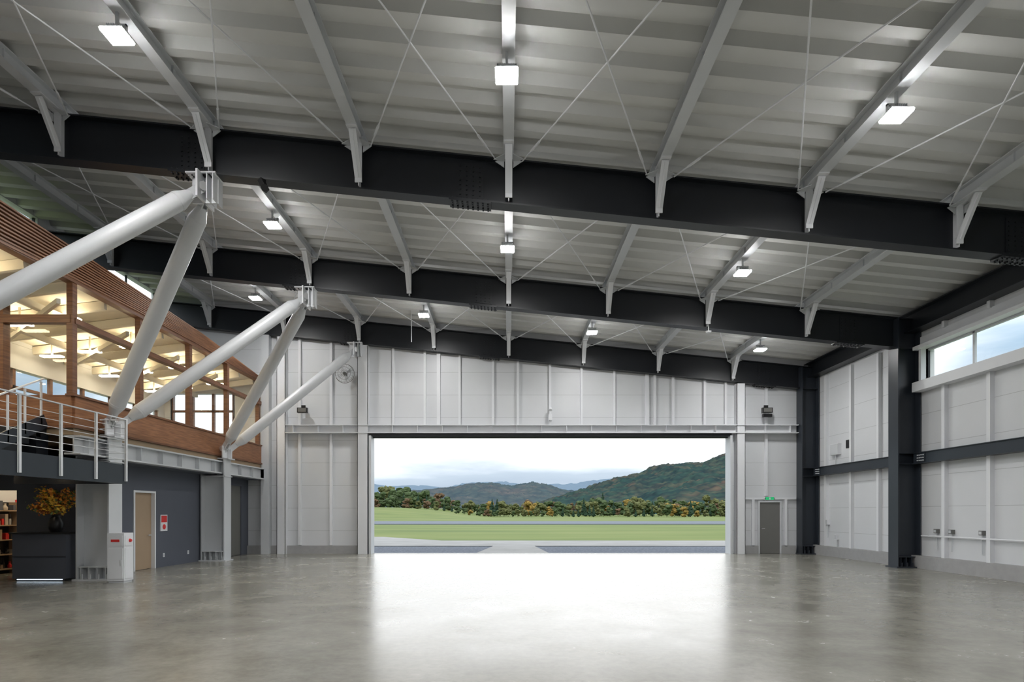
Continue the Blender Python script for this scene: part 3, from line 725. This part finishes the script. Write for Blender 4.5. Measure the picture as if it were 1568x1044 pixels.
hill('forested_hill',[(450,760),(560,757),(640,752),(690,748),(720,743),(760,741),(790,744),(812,742),(840,743),(870,750),(900,756),(960,762)],900,1300,M_h2,10,300,40)
hill('distant_mountain',[(300,742),(500,741),(600,744),(680,746),(740,739),(790,740),(850,743),(890,740),(930,734),(1000,730),(1100,726),(1300,720)],2000,2800,M_h3,14,200,24)

# ---------------------------------------------------------------- world
w=bpy.data.worlds.new('overcast_sky'); bpy.context.scene.world=w; w.use_nodes=True; nt=w.node_tree
bg=nt.nodes['Background']
tc=nt.nodes.new('ShaderNodeTexCoord'); mp=nt.nodes.new('ShaderNodeMapping'); mp.inputs['Scale'].default_value=(1.2,1.2,7); mp.inputs['Location'].default_value=(0.4,0.1,0.2)
n=nt.nodes.new('ShaderNodeTexNoise'); n.inputs['Scale'].default_value=2.2; n.inputs['Detail'].default_value=6; n.inputs['Roughness'].default_value=0.5
nt.links.new(tc.outputs['Generated'],mp.inputs[0]); nt.links.new(mp.outputs[0],n.inputs['Vector'])
sp=nt.nodes.new('ShaderNodeSeparateXYZ'); nt.links.new(tc.outputs['Generated'],sp.inputs[0])
cr=nt.nodes.new('ShaderNodeValToRGB'); e=cr.color_ramp.elements; e[0].position=0.40; e[0].color=(0.17,0.24,0.31,1); e[1].position=0.62; e[1].color=(0.36,0.385,0.41,1)
nt.links.new(n.outputs['Fac'],cr.inputs[0])
ab=nt.nodes.new('ShaderNodeMath'); ab.operation='ABSOLUTE'; nt.links.new(sp.outputs[0],ab.inputs[0])
ea=nt.nodes.new('ShaderNodeMapRange'); ea.inputs[1].default_value=0.42; ea.inputs[2].default_value=0.60; nt.links.new(ab.outputs[0],ea.inputs[0])
cm=nt.nodes.new('ShaderNodeMix'); cm.data_type='RGBA'; cm.inputs[6].default_value=(1,1,1,1); nt.links.new(ea.outputs[0],cm.inputs[0]); nt.links.new(cr.outputs[0],cm.inputs[7])
a=nt.nodes.new('ShaderNodeMath'); a.operation='MULTIPLY_ADD'; a.inputs[1].default_value=0.12; nt.links.new(n.outputs['Fac'],a.inputs[0]); nt.links.new(sp.outputs[2],a.inputs[2])
hr=nt.nodes.new('ShaderNodeValToRGB'); e=hr.color_ramp.elements; e[0].position=0.085; e[0].color=(0.125,0.152,0.185,1); e[1].position=0.36; e[1].color=(1,1,1,1)
e2=e.new(0.118); e2.color=(0.158,0.187,0.218,1)
e3=e.new(0.155); e3.color=(0.38,0.395,0.41,1)
nt.links.new(a.outputs[0],hr.inputs[0])
mx=nt.nodes.new('ShaderNodeMix'); mx.data_type='RGBA'; mx.blend_type='MULTIPLY'; mx.inputs[0].default_value=1
nt.links.new(cm.outputs[2],mx.inputs[6]); nt.links.new(hr.outputs[0],mx.inputs[7]); nt.links.new(mx.outputs[2],bg.inputs[0])
bg.inputs[1].default_value=4.1

cd=bpy.data.cameras.new('camera'); cam=bpy.data.objects.new('camera',cd); bpy.context.scene.collection.objects.link(cam)
cam.location=(0,0,1.66); cam.rotation_euler=(math.pi/2,0,0); cd.sensor_width=36; cd.clip_end=6000; cd.clip_start=0.05
cd.lens=21; cd.shift_x=0.0032; cd.shift_y=0.1677
bpy.context.scene.camera=cam
